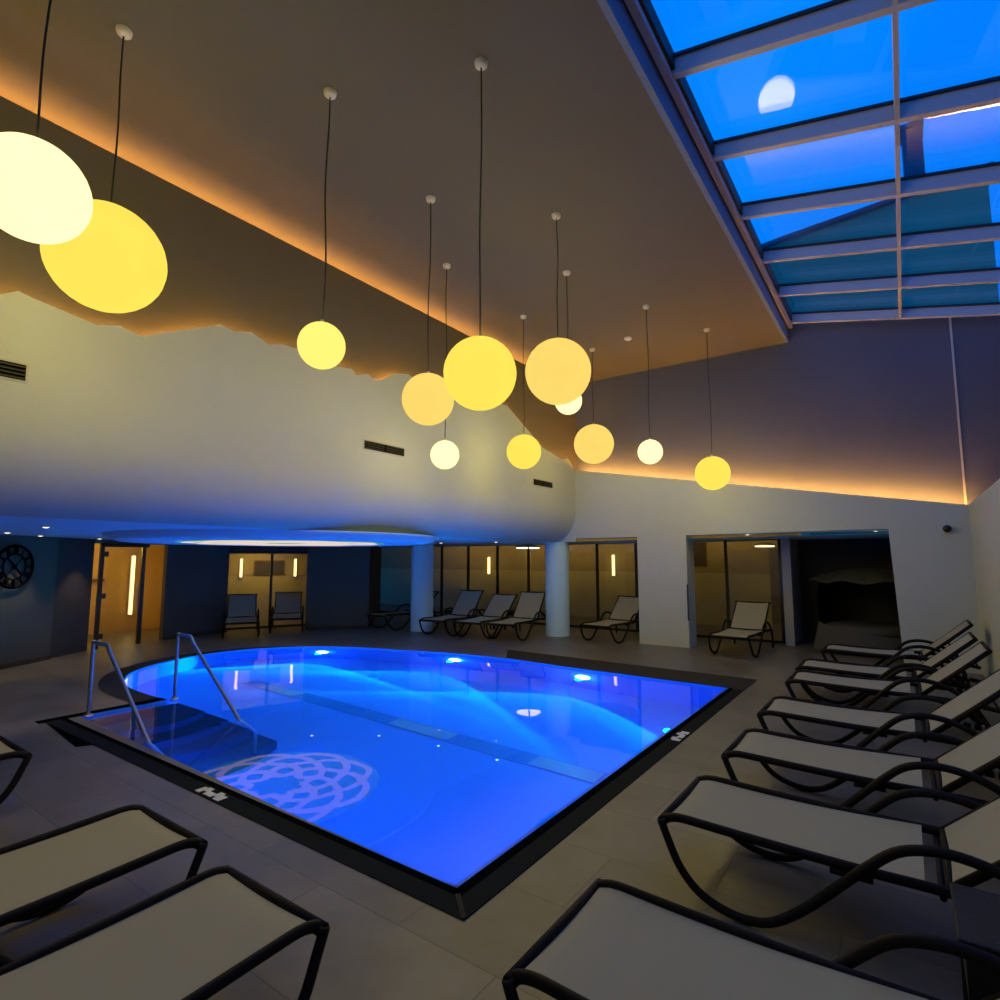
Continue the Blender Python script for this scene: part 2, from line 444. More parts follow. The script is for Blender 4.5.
strip('trim_7', MB().prism([(-7.98, 2.3), (-7.84, 2.3), (-7.84, 3.62), (-7.98, 3.62)], 0, .006), M_black, '', '')
ring = MB(); a2 = [(p.x, p.y) for p in arc[20:]]
inn, out = [], []
for i, (x, y) in enumerate(a2):
    d = Vector((x+8.3, y-5.7)).normalized(); wd = .04+.28*min(1, i/12)
    if i > len(a2)-8: d = Vector((0, -1))*.7 + d*.3
    inn.append((x, y, .006)); out.append((x+d.x*wd, y+d.y*wd, .006))
m_ = len(inn)
ring.add(inn+out, [(i, i+1, m_+i+1, m_+i) for i in range(m_-1)])
struct(ring.build('trim_8', M_dark_stone))

# painted markings by the pool edge (worn, like the ones in place)
for (x, y, rz, lab) in ((-4.44, 2.43, 0, 'worn white marking on the grating along the near pool edge'), (-1.97, 5.93, PI/2, 'worn white marking on the grating along the right pool edge')):
    mk = MB()
    for a, b, c, d in ((-.17, -.05, -.11, .035), (-.125, -.01, -.06, .05), (-.06, -.045, .05, .012), (.04, -.02, .10, .05), (.09, -.05, .17, .03)):
        mk.box((a, b, 0), (c, d, .003))
    o = mk.build('floor_marking', M_mark); o.location = (x, y, .0065); o.rotation_euler = (0, 0, rz)
    tag(o, lab, 'marking')

# ---- walls
# left white wall with mountain-outline top, lower edge coved into the soffit
jag = [(-4.0, 4.3), (-3.2, 4.55), (-2.4, 4.25), (-1.6, 4.5), (-.6, 4.2), (.3, 4.3), (.9, 3.95), (1.3, 4.07), (1.42, 4.15), (1.5, 4.13), (2.02, 4.05), (2.22, 4.11), (2.29, 4.09), (2.42, 4.07), (3.22, 4.47), (3.4, 4.45), (3.6, 4.51), (3.83, 4.43), (4.03, 4.49), (4.27, 4.5), (4.87, 4.45), (5.12, 4.48), (5.22, 4.42), (5.42, 4.49), (5.53, 4.44), (5.7, 4.47), (5.95, 4.64), (6.23, 4.71), (6.39, 4.68), (7.6, 4.6), (8.2, 4.78), (8.99, 4.82), (10.35, 4.19), (11.21, 4.05), (11.47, 4.13), (11.8, 3.89)]
wl = MB()
zb = 2.92
wl.extrude([(XL, YN, zb)] + [(XL, y, z) for y, z in jag] + [(XL, 11.8, zb)], (-.03, 0, 0))
# coved bottom edge turning into the soffit
cv = [(XL - .60 + .60*math.cos(PI/2*t), zb - (zb-ZS)*math.sin(PI/2*t)) for t in [i/16 for i in range(17)]]
struct(wl.build('wall_left', M_white))
cv = [(XL+.001, zb+.10), (XL+.001, zb+.05)] + [(x+.001, z) for x, z in cv]
struct(MB().grid(lambda u, v: (cv[round(u*18)][0], YN+(11.8-YN)*v, cv[round(u*18)][1]), 18, 1).build('trim_19', M_white))
# soffit of the low gallery
so = MB().add([(-18, YN, ZS), (XL-.60, YN, ZS), (XL-.60, 11.8, ZS), (XL-.60, 14.2, ZS), (-18, 14.2, ZS)], [(0, 1, 2, 3, 4)])
so.add([(XL-.60, 11.8, ZS), (XR, 11.8, ZS+.05), (XR, 14.8, ZS+.05), (XL-.60, 14.2, ZS)], [(0, 1, 2, 3)])
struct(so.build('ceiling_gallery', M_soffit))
# upper left wall and its lit lip
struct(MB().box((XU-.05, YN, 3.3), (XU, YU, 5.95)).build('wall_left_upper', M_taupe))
jl, jt = MB(), MB()
for (ya, za), (yb, zb_) in zip(jag[:-1], jag[1:]):
    jl.extrude([(XL-.12, ya, za-.13), (XL-.12, yb, zb_-.13), (XL-.12, yb, zb_-.115), (XL-.12, ya, za-.115)], (.04, 0, 0))
    jt.extrude([(XL-.16, ya, za-.16), (XL-.16, yb, zb_-.16), (XL-.16, yb, zb_-.13), (XL-.16, ya, za-.13)], (.13, 0, 0))
struct(jt.build('trim_9', M_taupe))
# lower end wall with its two openings; sloping top
zt = lambda x: 3.89 + (x-XL)*(2.67-3.89)/(XR-XL)
we = MB()
def wallpiece(x0, x1, z0, ztop0, ztop1, x1b=None):
    x1b = x1 if x1b is None else x1b
    we.extrude([(x0, YB, z0), (x1b, YB, z0), (x1, YB, ztop1), (x0, YB, ztop0)], (0, .12, 0))
we.extrude([(XL-.60, YB+.02, ZS), (XL, YB+.02, ZS), (XL, YB+.02, zb), (XL-.28, YB+.02, zb-.10), (XL-.5, YB+.02, zb-.35)], (0, .08, 0))
we.extrude([(XL, YB, 2.28), (-4.72, YB, 2.28), (-4.72, YB, zt(-4.72)), (XL, YB, zt(XL))], (0, .08, 0))
we.extrude([(-4.72, YB, 0), (-3.66, YB, 0), (-3.66, YB, zt(-3.66)), (-4.72, YB, zt(-4.72))], (0, .08, 0))
we.extrude([(-3.66, YB, 2.29), (-.19, YB, 2.32), (-.19, YB, zt(-.19)), (-3.66, YB, zt(-3.66))], (0, .08, 0))
we.extrude([(-.10, YB, 0), (XR, YB, 0), (XR, YB, zt(XR)), (-.19, YB, zt(-.19)), (-.19, YB, 2.32)], (0, .08, 0))
# block between the openings and the reveals
we.box((-4.72, YB+.08, 0), (-3.66, YB+.5, 2.27))
we.box((-.10, YB+.08, 0), (XR, YB+.5, 2.27))
we.box((XL, YB+.08, 2.28), (-4.72, YB+.4, 2.31)); we.box((-3.66, YB+.08, 2.29), (-.19, YB+.4, 2.32))
struct(we.build('wall_end', M_white))
# upper end wall
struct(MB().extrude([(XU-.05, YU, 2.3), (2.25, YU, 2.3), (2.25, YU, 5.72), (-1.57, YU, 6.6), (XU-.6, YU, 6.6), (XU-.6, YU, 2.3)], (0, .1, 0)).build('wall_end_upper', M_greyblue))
struct(MB().box((.885, YU-.012, 2.6), (.915, YU, 6.0)).build('trim_10', M_alu_l))
struct(MB().extrude([(XL-.16, YU-.32, zt(XL)-.10), (2.2, YU-.32, zt(2.2)-.10), (2.2, YU-.32, zt(2.2)-.06), (XL-.16, YU-.32, zt(XL)-.06)], (0, .32, 0)).build('trim_11', M_taupe))
# right wall, thick with a ledge, and recessed upper wall
struct(MB().box((XR, YN, 0), (XR+.12, YB, 2.67)).box((XR+.12, YN, 2.62), (2.2, YU, 2.67)).build('wall_right', M_white))
struct(MB().box((2.2, YN, 2.6), (2.3, YU, 5.8)).build('wall_right_upper', M_taupe))
# wall behind the viewer
struct(MB().box((-18, YN-.1, 0), (2.3, YN, 7)).build('wall_near', M_white))
# ceiling panel and skylight reveal
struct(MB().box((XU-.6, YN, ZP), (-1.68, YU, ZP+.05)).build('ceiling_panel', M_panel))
struct(MB().box((-1.68, YN, ZP+.001), (-1.62, YU, 6.62)).build('trim_18', M_reveal))
struct(MB().box((XU-.62, YN, 5.5), (XU-.55, YU, ZP)).build('trim_12', M_taupe))

struct(MB().box((XU-.30, YN, 5.86), (XU-.05, YU-.02, 5.894)).build('trim_20', M_taupe))
# ---- warm cove strips (hidden LED profiles)
def ledstrip(name, mb, m, label, group=None):
    tag(mb.build(name, m), label, 'LED strip', group)
ledstrip('led_strip', MB().box((XU-.20, YN, 5.895), (XU-.16, YU-.05, 5.91)), E_cove_panel, 'warm LED strip along the long slot between left wall and ceiling')
ledstrip('led_strip', jl, E_cove_jag, 'warm LED strip hidden behind the mountain-shaped top of the left wall')
ls = MB()
ls.extrude([(XL, YB+.2, zt(XL)-.06), (XR+.02, YB+.2, zt(XR)-.03), (XR+.02, YB+.2, zt(XR)-.01), (XL, YB+.2, zt(XL)-.04)], (0, .05, 0))
ledstrip('led_strip', ls, E_cove, 'warm LED strip behind the sloping top edge of the end wall')

# ---- left gallery walls (polyline seen beyond the pool)
wg = MB()
def wallseg(mb, a, b, z0, z1, th=.12, side=1):
    a = Vector((a[0], a[1])); b = Vector((b[0], b[1])); d = (b-a).normalized(); nn = Vector((-d.y, d.x))*th*side
    mb.prism([a, b, b+nn, a+nn], z0, z1)
CW0, CW1 = (-9.0, -2.8), (-12.66, 3.80)
wallseg(wg, (-8.6, YN), (-12.17, 2.98), 0, ZS); wallseg(wg, (-12.17, 2.98), (-12.70, 3.80), 0, ZS)
struct(wg.build('wall_clock', M_dimwall))
wg = MB(); wallseg(wg, (-12.74, 3.78), (-13.30, 4.58), 0, ZS)
struct(wg.build('wall_pier', M_brownwall))
wg = MB(); wallseg(wg, (-13.62, 6.12), (-13.80, 7.68), 0, ZS); wallseg(wg, (-12.62, 9.12), (-11.45, 10.19), 0, ZS, .2)
wallseg(wg, (-13.84, 7.66), (-14.3, 7.95), 0, ZS); wallseg(wg, (-12.62, 9.12), (-13.4, 9.85), 0, ZS, .1, -1)
struct(wg.build('wall_far', M_dimwall))
wg = MB(); wallseg(wg, (-11.5, 10.25), (-14.7, 13.6), 0, ZS, .12, 1)
struct(wg.build('wall_gallery', M_brownwall))
wg = MB(); wallseg(wg, (-14.2, 7.9), (-13.35, 9.8), 2.0, ZS, .1)
wallseg(wg, (-13.25, 4.58), (-13.60, 6.12), 2.12, ZS, .1)
struct(wg.build('wall_header', M_dimwall))
# baseboards
bb = MB(); wallseg(bb, (-12.16, 2.985), (-12.69, 3.805), 0, .08, .02, -1); wallseg(bb, (-13.60, 6.12), (-13.78, 7.68), 0, .08, .02, -1); wallseg(bb, (-12.62, 9.12), (-11.45, 10.19), 0, .08, .02, -1)
struct(bb.build('baseboard_far', M_brownwall))

# ---- two round pillars
for x, y, lab in ((-10.06, 10.72, 'round white pillar further left, beside the lounger at the dim wall'), (-6.80, 11.93, 'round white pillar at the corner of the end wall')):
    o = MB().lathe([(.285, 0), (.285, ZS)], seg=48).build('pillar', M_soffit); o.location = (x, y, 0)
    tag(o, lab, 'pillar')

# ---- glazing to the corridor
YG = 13.6
def glazing(name, a, b, z1, posts, head=.06):
    r = empty(name, (a[0], a[1], 0)); r['kind'] = 'structure'
    a = Vector((a[0], a[1])); b = Vector((b[0], b[1])); d = b-a; Ln = d.length; d.normalize(); nn = Vector((-d.y, d.x))
    def bar(s0, s1, z0, z1_, th, m, nm):
        p = [d*s0 + nn*th/2, d*s1 + nn*th/2, d*s1 - nn*th/2, d*s0 - nn*th/2]
        MB().prism(p, z0, z1_).build(nm, m, r)
    bar(0, Ln, z1-head, z1, .06, M_mullion, 'window_head'); bar(0, Ln, 0, .05, .06, M_mullion, 'window_sill')
    for s in posts: bar(s-.03, s+.03, .05, z1-head, .06, M_mullion, 'mullion')
    MB().add([(0, 0, .05), (d.x*Ln, d.y*Ln, .05), (d.x*Ln, d.y*Ln, z1-head), (0, 0, z1-head)], [(0, 1, 2, 3)]).build('pane', M_glass, r)
    return r
glazing('window_1', (-14.7, YG), (-2.15, YG), 2.27, [14.7-x for x in (13.0, 11.93, 10.86, 9.76, 8.68, 7.62, 6.55, 5.48, 4.4, 3.32, 2.2)])
glazing('window_2', (-14.2, 7.9), (-13.35, 9.8), 2.0, [1.04])
# niche: divider frame, dark inner wall
struct(MB().box((-2.12, 13.3, 0), (-1.95, 14.6, 2.3)).build('trim_13', M_alu))
struct(MB().box((-1.95, 14.55, 0), (1.0, 14.65, 2.32)).box((XR, 12.3, 0), (XR+.1, 14.6, 2.32)).build('wall_niche', M_brownwall))
struct(MB().box((-3.675, YB-.012, .55), (-3.645, YB, 1.28)).build('trim_14', M_mullion))

# ---- corridor behind the glass
co = MB(); co.box((-19, 16.2, 0), (-1.95, 16.3, 2.6)); co.box((-1.95, 14.65, 0), (-1.9, 16.3, 2.6)); co.box((-19, 13.7, 0), (-18.9, 16.3, 2.6))
struct(co.build('wall_corridor', M_tan))
struct(MB().box((-19, 16.17, 1.42), (-2.0, 16.2, 2.5)).build('trim_15', M_tan_upper))
struct(MB().box((-19, 13.65, 2.45), (-1.9, 16.3, 2.5)).build('ceiling_corridor', M_tan))
WARM = (1, .64, .15)
def area(name, loc, direction, sx, sy, power, col, parent=None):
    l = bpy.data.lights.new(name, 'AREA'); l.shape = 'RECTANGLE'; l.size = sx; l.size_y = sy; l.energy = power; l.color = col
    o = bpy.data.objects.new(name, l); o.location = loc; o.rotation_euler = Vector(direction).to_track_quat('-Z', 'Y').to_euler(); return link(o, parent)
def sconce(x, y, z0, z1, label, rz=0, power=4):
    r = empty('wall_sconce', (x, y, z0), rz); h = z1-z0
    MB().box((-.05, .035, -.03), (.05, .06, h+.03)).build('back_plate', M_steel, r)
    MB().box((-.028, -.02, 0), (.028, .034, h)).build('light_tube', E_sconce, r)
    tag(r, label, 'wall lamp')
for x, z0, z1, lab in ((-11.95, 1.28, 1.86, 'short glowing vertical wall lamp behind the gallery glass, between the pillars'), (-7.23, 1.3, 1.92, 'short glowing vertical wall lamp behind the glass right of the corner pillar')):
    sconce(x, 16.11, z0, z1, lab, power=7)
def ring_lamp(x, y, z, r, label, power):
    e = empty('ceiling_lamp', (x, y, z))
    MB().lathe([(r, 0), (r, .04), (r*.6, .06), (.001, .10)], seg=32).build('housing', M_steel, e)
    MB().lathe([(r*.98, .03), (r*.98, -.025), (.001, -.03)], seg=32).build('diffuser', E_ring, e)
    tag(e, label, 'ceiling lamp')
    return e
gl = ring_lamp(-8.09, 12.65, 2.10, .31, 'flat round lamp on the gallery ceiling seen left of the corner pillar', 14)
MB().box((-.02, -.31, -.036), (.02, .31, .0)).build('mullion_line_bar', M_mullion, gl, M=Matrix.Rotation(math.radians(35), 4, 'Z'))  # added bar standing in for the mullion's dark line across the lamp
for x_, p_ in ((-12.5, 26), (-9.4, 26), (-6.3, 24), (-3.4, 20)):
    area('corridor_fill', (x_, 13.95, 2.3), (0, 1, -.45), 2.2, .2, p_*.75, WARM)  # added fill, unseen from the pool, brightens the corridor's back wall
ring_lamp(-2.75, 15.0, 2.12, .22, 'flat round lamp on the corridor ceiling seen through the niche glass', 14)
# framed dark panel seen in the niche and two in the corridor
def picture(x, y, z, wd, h, m, label, rz=0):
    r = empty('wall_picture', (x, y, z), rz)
    MB().box((-wd/2, 0, -h/2), (wd/2, .03, h/2)).box((-wd/2+.03, -.004, -h/2+.03), (wd/2-.03, 0, h/2-.03)).build('picture_frame', M_wood, r)
    MB().box((-wd/2+.03, -.008, -h/2+.03), (wd/2-.03, -.004, h/2-.03)).build('picture_panel', m, r)
    tag(r, label, 'picture')
picture(-4.75, 16.15, 1.95, .6, .75, M_brownwall, 'dark rectangular panel on the tan wall at the left of the niche glass')
M_doorp = mat('grey_brown_door', (.16, .13, .10), .6)
dd = empty('door_1', (-2.45, 16.14, 0)); dd['kind'] = 'structure'
MB().box((-.42, 0, 0), (.42, .04, 2.08)).build('door_leaf', M_doorp, dd)
MB().box((-.2, -.01, 1.45), (.2, 0, 1.9)).build('door_glass', M_brownwall, dd)

# room behind window_2: wall, two sconces, picture
d2 = Vector((.85, 1.9, 0)).normalized(); n2 = Vector((-d2.y, d2.x, 0)); c2 = Vector((-13.78, 8.85, 0)); rz2 = math.atan2(d2.y, d2.x)
wr = MB()
p0 = c2 + n2*1.9 - d2*2.3; p1 = c2 + n2*1.9 + d2*2.6
wallseg(wr, p0, p1, 0, 2.5); struct(wr.build('wall_recess', M_tan))
up = MB(); wallseg(up, p0, p1, 1.32, 2.4, .02, -1); struct(up.build('trim_16', M_tan_upper))
rzs = rz2
for s, lab in ((-.55, 'left of two glowing vertical lamps behind the recess window'), (.95, 'right of two glowing vertical lamps behind the recess window')):
    p = c2 + n2*1.80 + d2*s
    sconce(p.x, p.y, 1.28, 1.80, lab, rz=rzs, power=5)
p = c2 + n2*1.85 + d2*.22
picture(p.x, p.y, 1.55, .85, .42, M_brownwall, 'wide dark picture between the two glowing lamps behind the recess window', rz=rzs)
area('recess_fill', (-15.0, 9.3, 2.28), (-.5, .3, -1), 1.2, 1.2, 34, WARM)  # added unseen fill that brightens the room behind the recess window
struct(MB().prism([(-14.2, 7.9), (-13.35, 9.8), (-16, 11.2), (-17, 8.3)], 2.3, 2.32).build('ceiling_recess', M_tan))

# doorway room on the left
dw = MB()
dw.prism([(-16.2, 3.9), (-16.1, 3.8), (-15.9, 8.0), (-16.05, 8.0)], 0, 2.6)
dw.prism([(-13.4, 4.55), (-13.4, 4.45), (-16.2, 3.8), (-16.2, 3.9)], 0, 2.6)
dw.prism([(-13.75, 6.2), (-13.8, 6.3), (-16.0, 7.3), (-16.0, 7.2)], 0, 2.6)
M_amber = mat('amber_plaster', (.62, .42, .15), .6, noise=.12, nscale=2)
struct(dw.build('wall_doorway', M_amber))
struct(MB().prism([(-13.2, 4.4), (-13.6, 6.3), (-16.2, 7.6), (-16.3, 3.7)], 2.4, 2.42).build('ceiling_doorway', M_amber))
df = empty('door_2', (-13.30, 4.72, 0)); df['kind'] = 'structure'
dv = (Vector((-13.45, 5.56, 0))-Vector((-13.30, 4.72, 0)))
MB().box((-.035, -.035, 0), (.035, .035, 2.12)).build('door_post', M_mullion, df)
MB().box((dv.x-.035, dv.y-.035, 0), (dv.x+.035, dv.y+.035, 2.12)).build('door_post', M_mullion, df)
MB().prism([(-.03, 0), (.03, 0), (dv.x+.03, dv.y+.1), (dv.x-.03, dv.y+.1)], 2.05, 2.12).build('door_head', M_mullion, df)
MB().add([(0, .035, .02), (dv.x, dv.y-.035, .02), (dv.x, dv.y-.035, 2.05), (0, .035, 2.05)], [(0, 1, 2, 3)]).build('pane', M_glass, df)
for z in (.25, 1.05, 1.9):
    MB().box((-.03, .035, z-.05), (.03, .11, z+.05)).build('hinge', M_mullion, df)
MB().tube([(dv.x+.02, dv.y-.10, .75), (dv.x+.07, dv.y-.10, .78), (dv.x+.07, dv.y-.10, 1.2), (dv.x+.02, dv.y-.10, 1.23)], .012, 8).build('door_handle', M_steel, df)
sconce(-15.88, 6.35, .42, 1.88, 'tall glowing vertical lamp in the amber doorway room at the left', rz=PI/2, power=8)
l2 = empty('ceiling_lamp', (-15.0, 4.75, 2.30)); MB().box((-.3, -.3, -.02), (.3, .3, .02)).build('diffuser', E_ring, l2)
MB().box((-.33, -.33, .02), (.33, .33, .08)).build('housing', M_steel, l2)
point('lamp_light', (0, 0, -.2), 34, (1, .64, .10), .15, l2); tag(l2, 'square glowing lamp at the top left of the amber doorway room', 'ceiling lamp')
struct(MB().box((-15.95, 5.30, .15), (-15.93, 5.36, 1.25)).box((-15.95, 4.85, 1.25), (-15.93, 5.75, 1.32)).build('trim_17', M_wood))

# ---- round dropped ceiling disc above the pool
dc = empty('ceiling_disc', (-9.13, 6.14, 0))
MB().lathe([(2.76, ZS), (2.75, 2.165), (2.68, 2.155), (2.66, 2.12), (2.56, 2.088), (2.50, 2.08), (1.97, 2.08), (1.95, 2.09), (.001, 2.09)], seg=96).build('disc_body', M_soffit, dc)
MB().lathe([(1.74, 2.084), (.001, 2.084)], seg=64).build('light_panel', E_ornbg, dc)
orn = MB()
def strap(pts, wd):
    P_ = [Vector((p[0], p[1], 0)) for p in pts]; lo, hi = [], []
    for i, p in enumerate(P_):
        t = (P_[min(i+1, len(P_)-1)]-P_[max(i-1, 0)]).normalized(); nn = Vector((-t.y, t.x, 0))
        lo.append(p+nn*wd/2); hi.append(p-nn*wd/2)
    for i in range(len(P_)-1):
        orn.prism([lo[i], hi[i], hi[i+1], lo[i+1]], 2.074, 2.083)
for k in range(8):
    a = k*PI/4
    def pol(r_, t_): return (r_*math.cos(a+t_), r_*math.sin(a+t_))
    strap([pol(.42+1.02*u, .34*math.sin(2*PI*u)) for u in [i/18 for i in range(19)]], .13)
    strap([pol(.42+1.02*u, -.34*math.sin(2*PI*u)) for u in [i/18 for i in range(19)]], .13)
    strap([pol(1.44+.18*math.sin(PI*u), PI/4*u) for u in [i/10 for i in range(11)]], .12)
    strap([pol(.42+.10*math.sin(PI*u), PI/4*u) for u in [i/6 for i in range(7)]], .09)
    c_ = pol(1.12, PI/8); orn.prism([(c_[0]+.06*math.cos(t), c_[1]+.06*math.sin(t)) for t in [i*PI/4 for i in range(8)]], 2.074, 2.083)
orn.build('ornament_lattice', E_orn, dc)
tag(dc, 'large round dropped ceiling disc with a glowing ornamental centre above the pool', 'ceiling disc')

# downlights in the soffit
for i, (x, y, z, lab) in enumerate([(-8.6, 2.43, ZS, 'small downlight in the blue soffit, nearest the viewer above the clock wall'), (-10.9, 2.62, ZS, 'small downlight in the soffit at the far left edge of the photo'), (-11.9, 3.3, ZS, 'small downlight in the soffit just right of the clock'), (-12.7, 4.45, ZS, 'small downlight in the soffit in front of the amber doorway'),
        (-9.2, 10.45, ZS, 'small downlight in the soffit just right of the left pillar'), (-7.65, 10.6, ZS, 'small downlight in the soffit midway between the two pillars'), (-2.5, 11.98, 2.29, 'small downlight at the top of the niche above the single lounger'), (-.38, 12.0, 2.305, 'small downlight at the top right corner of the niche')]):
    e = empty('downlight', (x, y, z))
    MB().lathe([(.05, 0), (.05, -.008), (.038, -.010)], seg=20).build('trim_ring', M_canopy, e)
    MB().lathe([(.036, -.006), (.030, -.018), (.001, -.024)], seg=20).build('lens', E_down, e)
    if i < 4: spot('downlight_beam', (0, 0, -.03), (0, 0, -1), 34, (1, .78, .38), 75, .6, .03, e)
    tag(e, lab, 'downlight')

# ---- vents in the left wall
def vent(y0, y1, zc, h, label, group, split=True):
    e = empty('wall_vent', (XL, y0, zc)); W = y1-y0
    MB().box((-.002, -.02, -h/2-.02), (.006, W+.02, h/2+.02)).build('surround', M_ventf, e)
    parts = [(0, W/2-.015), (W/2+.015, W)] if split else [(0, W)]
    MB().box((.006, 0, -h/2), (.009, W, h/2)).build('backing', M_black, e)
    sl = MB(); k = 4
    for a, b in parts:
        for i in range(k):
            z = -h/2 + h*(i+.5)/k
            sl.extrude([(.009, a, z+.008), (.022, a, z-.006), (.022, a, z-.012), (.009, a, z+.002)], (0, b-a, 0))
    sl.build('louvre', M_vent, e, )
    tag(e, label, 'air vent')
vent(.75, 1.52, 3.43, .14, 'dark louvred air vent in the left wall at the left edge of the photo', None)
vent(5.38, 6.17, 3.44, .12, 'dark double air vent in the middle of the left wall below the hanging globes', None)
vent(9.95, 10.72, 3.41, .12, 'dark double air vent near the far end of the left wall', None)

# smoke detector and camera
sd = empty('smoke_detector', (-4.14, 10.14, ZP))
MB().lathe([(.075, 0), (.075, -.02), (.05, -.04), (.001, -.045)], seg=24).build('housing', M_canopy, sd)
MB().lathe([(.02, -.045), (.015, -.055), (.001, -.058)], seg=12).build('sensor', M_steel, sd)
tag(sd, 'small round smoke detector on the taupe ceiling panel', 'smoke detector')
cm = empty('dome_camera', (.604, YB, 2.29))
MB().lathe([(.06, 0), (.06, .03), (.001, .03)], seg=24).build('mount', M_canopy, cm, M=Matrix.Rotation(PI/2, 4, 'X'))
MB().sphere((0, -.07, 0), .062, 24, 14).build('dome', mat('smoked_dome', (.01, .01, .012), .12), cm)
tag(cm, 'small black dome security camera on the end wall right of the niche', 'security camera')

# ---- clock
ck = empty('wall_clock', (-12.20, 3.035, 1.67)); 
cd = Vector((-.545, .839, 0)); cn = Vector((.839, .545, 0))   # along wall, off the wall
CM = Matrix(((cd.x, 0, cn.x, 0), (cd.y, 0, cn.y, 0), (0, 1, 0, 0), (0, 0, 0, 1)))
ck.location = Vector((-12.20, 3.035, 1.67)) + cn*.02
def ringc(r, t, nm, dz=.02): 
    MB().tube([(r*math.cos(a), r*math.sin(a), dz) for a in [i*PI/30 for i in range(61)]], t, 8).build(nm, M_clock, ck, M=CM)
ringc(.355, .020, 'outer_ring'); ringc(.215, .014, 'inner_ring')
rom = ['XII', 'I', 'II', 'III', 'IIII', 'V', 'VI', 'VII', 'VIII', 'IX', 'X', 'XI']
for i, s in enumerate(rom):
    a = PI/2 - i*PI/6; wds = {'I': .022, 'V': .045, 'X': .05}; W = sum(wds[c] for c in s); x = -W/2; nb = MB()
    def st(x0, y0, x1, y1, t=.011):
        dx, dy = x1-x0, y1-y0; Ln = math.hypot(dx, dy); px, py = -dy/Ln*t/2, dx/Ln*t/2
        q = [(x0+px, y0+py), (x1+px, y1+py), (x1-px, y1-py), (x0-px, y0-py)]
        q = [((-(u) )*math.cos(a-PI/2)*-1 - (v+.285)*math.sin(a-PI/2), (u)*math.sin(a-PI/2) + (v+.285)*math.cos(a-PI/2)) for u, v in q]
        nb.prism(q, .012, .028)
    for c in s:
        wd = wds[c]
        if c == 'I': st(x+wd/2, -.06, x+wd/2, .06)
        if c == 'V': st(x+.004, .06, x+wd/2, -.06, .014); st(x+wd-.004, .06, x+wd/2, -.06)
        if c == 'X': st(x+.004, .06, x+wd-.004, -.06, .014); st(x+wd-.004, .06, x+.004, -.06)
        x += wd
    nb.build('numeral', M_clock, ck, M=CM)
for a in (PI/4, 3*PI/4):
    MB().tube([(-.215*math.cos(a), -.215*math.sin(a), .018), (.215*math.cos(a), .215*math.sin(a), .018)], .009, 6).build('cross_rod', M_clock, ck, M=CM)
MB().lathe([(.045, .012), (.045, .03), (.001, .035)], seg=20).build('hub', M_clock, ck, M=CM)
MB().tube([(0, 0, .036), (.13, -.13, .036)], .009, 6).build('hour_hand', M_clock, ck, M=CM)
MB().tube([(0, 0, .042), (-.15, .15, .042)], .007, 6).build('minute_hand', M_clock, ck, M=CM)
tag(ck, 'large black skeleton clock with roman numerals on the left wall', 'clock')

# ---- pendant globes
YEL = globe_mat('opal_globe_yellow', (1, .745, .095), 1.1, .08)
HOT = globe_mat('opal_globe_white_hot', (1, .88, .42), 1.5, .08)
BRI = globe_mat('opal_globe_bright', (1, .80, .17), 1.2, .08)
PAL = globe_mat('opal_globe_pale', (1, .69, .15), 1.04, .08)
GL = [(-3.98, .93, 3.92, .285, HOT, 30, 'large brightest globe pendant cut off at the left edge of the photo'),
      (-4.94, 1.64, 4.14, .41, YEL, 30, 'largest yellow globe pendant overlapping the brightest one at the left'),
      (-4.07, 3.01, 3.67, .205, BRI, 16, 'small bright yellow globe pendant hanging alone right of the two big ones'),
      (-2.74, 3.57, 3.31, .30, YEL, 24, 'big yellow globe pendant on the longest cord in the middle of the cluster'),
      (-4.36, 4.7, 3.63, .30, PAL, 22, 'yellow globe pendant partly behind the big middle one, on its left'),
      (-5.22, 5.99, 3.27, .205, HOT, 16, 'small white-hot globe pendant hanging lowest above the double air vent'),
      (-3.3, 5.86, 4.07, .40, PAL, 28, 'big pale orange globe pendant right of the middle one'),
      (-3.88, 7.19, 4.11, .20, HOT, 14, 'small white globe pendant mostly hidden behind the big pale orange one'),
      (-5.26, 8.11, 3.65, .30, YEL, 20, 'yellow globe pendant hanging low between the double air vents'),
      (-4.97, 10.26, 4.11, .40, PAL, 24, 'pale orange globe pendant nearest the far left corner of the room'),
      (-3.33, 8.99, 3.57, .205, HOT, 14, 'small white-hot globe pendant in front of the end wall'),
      (-2.76, 10.59, 3.36, .31, YEL, 22, 'yellow globe pendant furthest right, over the glowing end-wall ledge')]
PW = 1.0
for i, (x, y, z, r, m, p, lab) in enumerate(GL):
    e = empty('pendant_lamp', (x, y, z))
    o = MB().sphere((0, 0, 0), r).build('globe_shade', m, e)
    MB().lathe([(.001, r+.03), (.016, r+.03), (.018, r-.002)], seg=16).build('shade_cap', M_canopy, e)
    h = ZP - z
    rnd = random.Random(i)
    a1, a2, ph = rnd.uniform(.004, .014), rnd.uniform(-.03, .03), rnd.uniform(0, 6)
    pts = []
    for k in range(25):
        t = k/24; zz = r+.03 + (h-r-.05)*t
        s = math.sin(PI*t)
        pts.append((s*(a1*math.sin(ph+7*t)+a2*(1-t)**2), s*a1*math.cos(ph+5*t), zz))
    MB().tube(pts, .007, 6).build('cord', M_cord, e)
    MB().lathe([(.001, h-.055), (.035, h-.05), (.055, h-.03), (.06, h-.001)], seg=20).build('ceiling_cap', M_canopy, e)
    point('globe_bulb', (0, 0, 0), p*PW*12, (1, .82, .26), r*.95, e)
    tag(e, lab, 'pendant lamp')

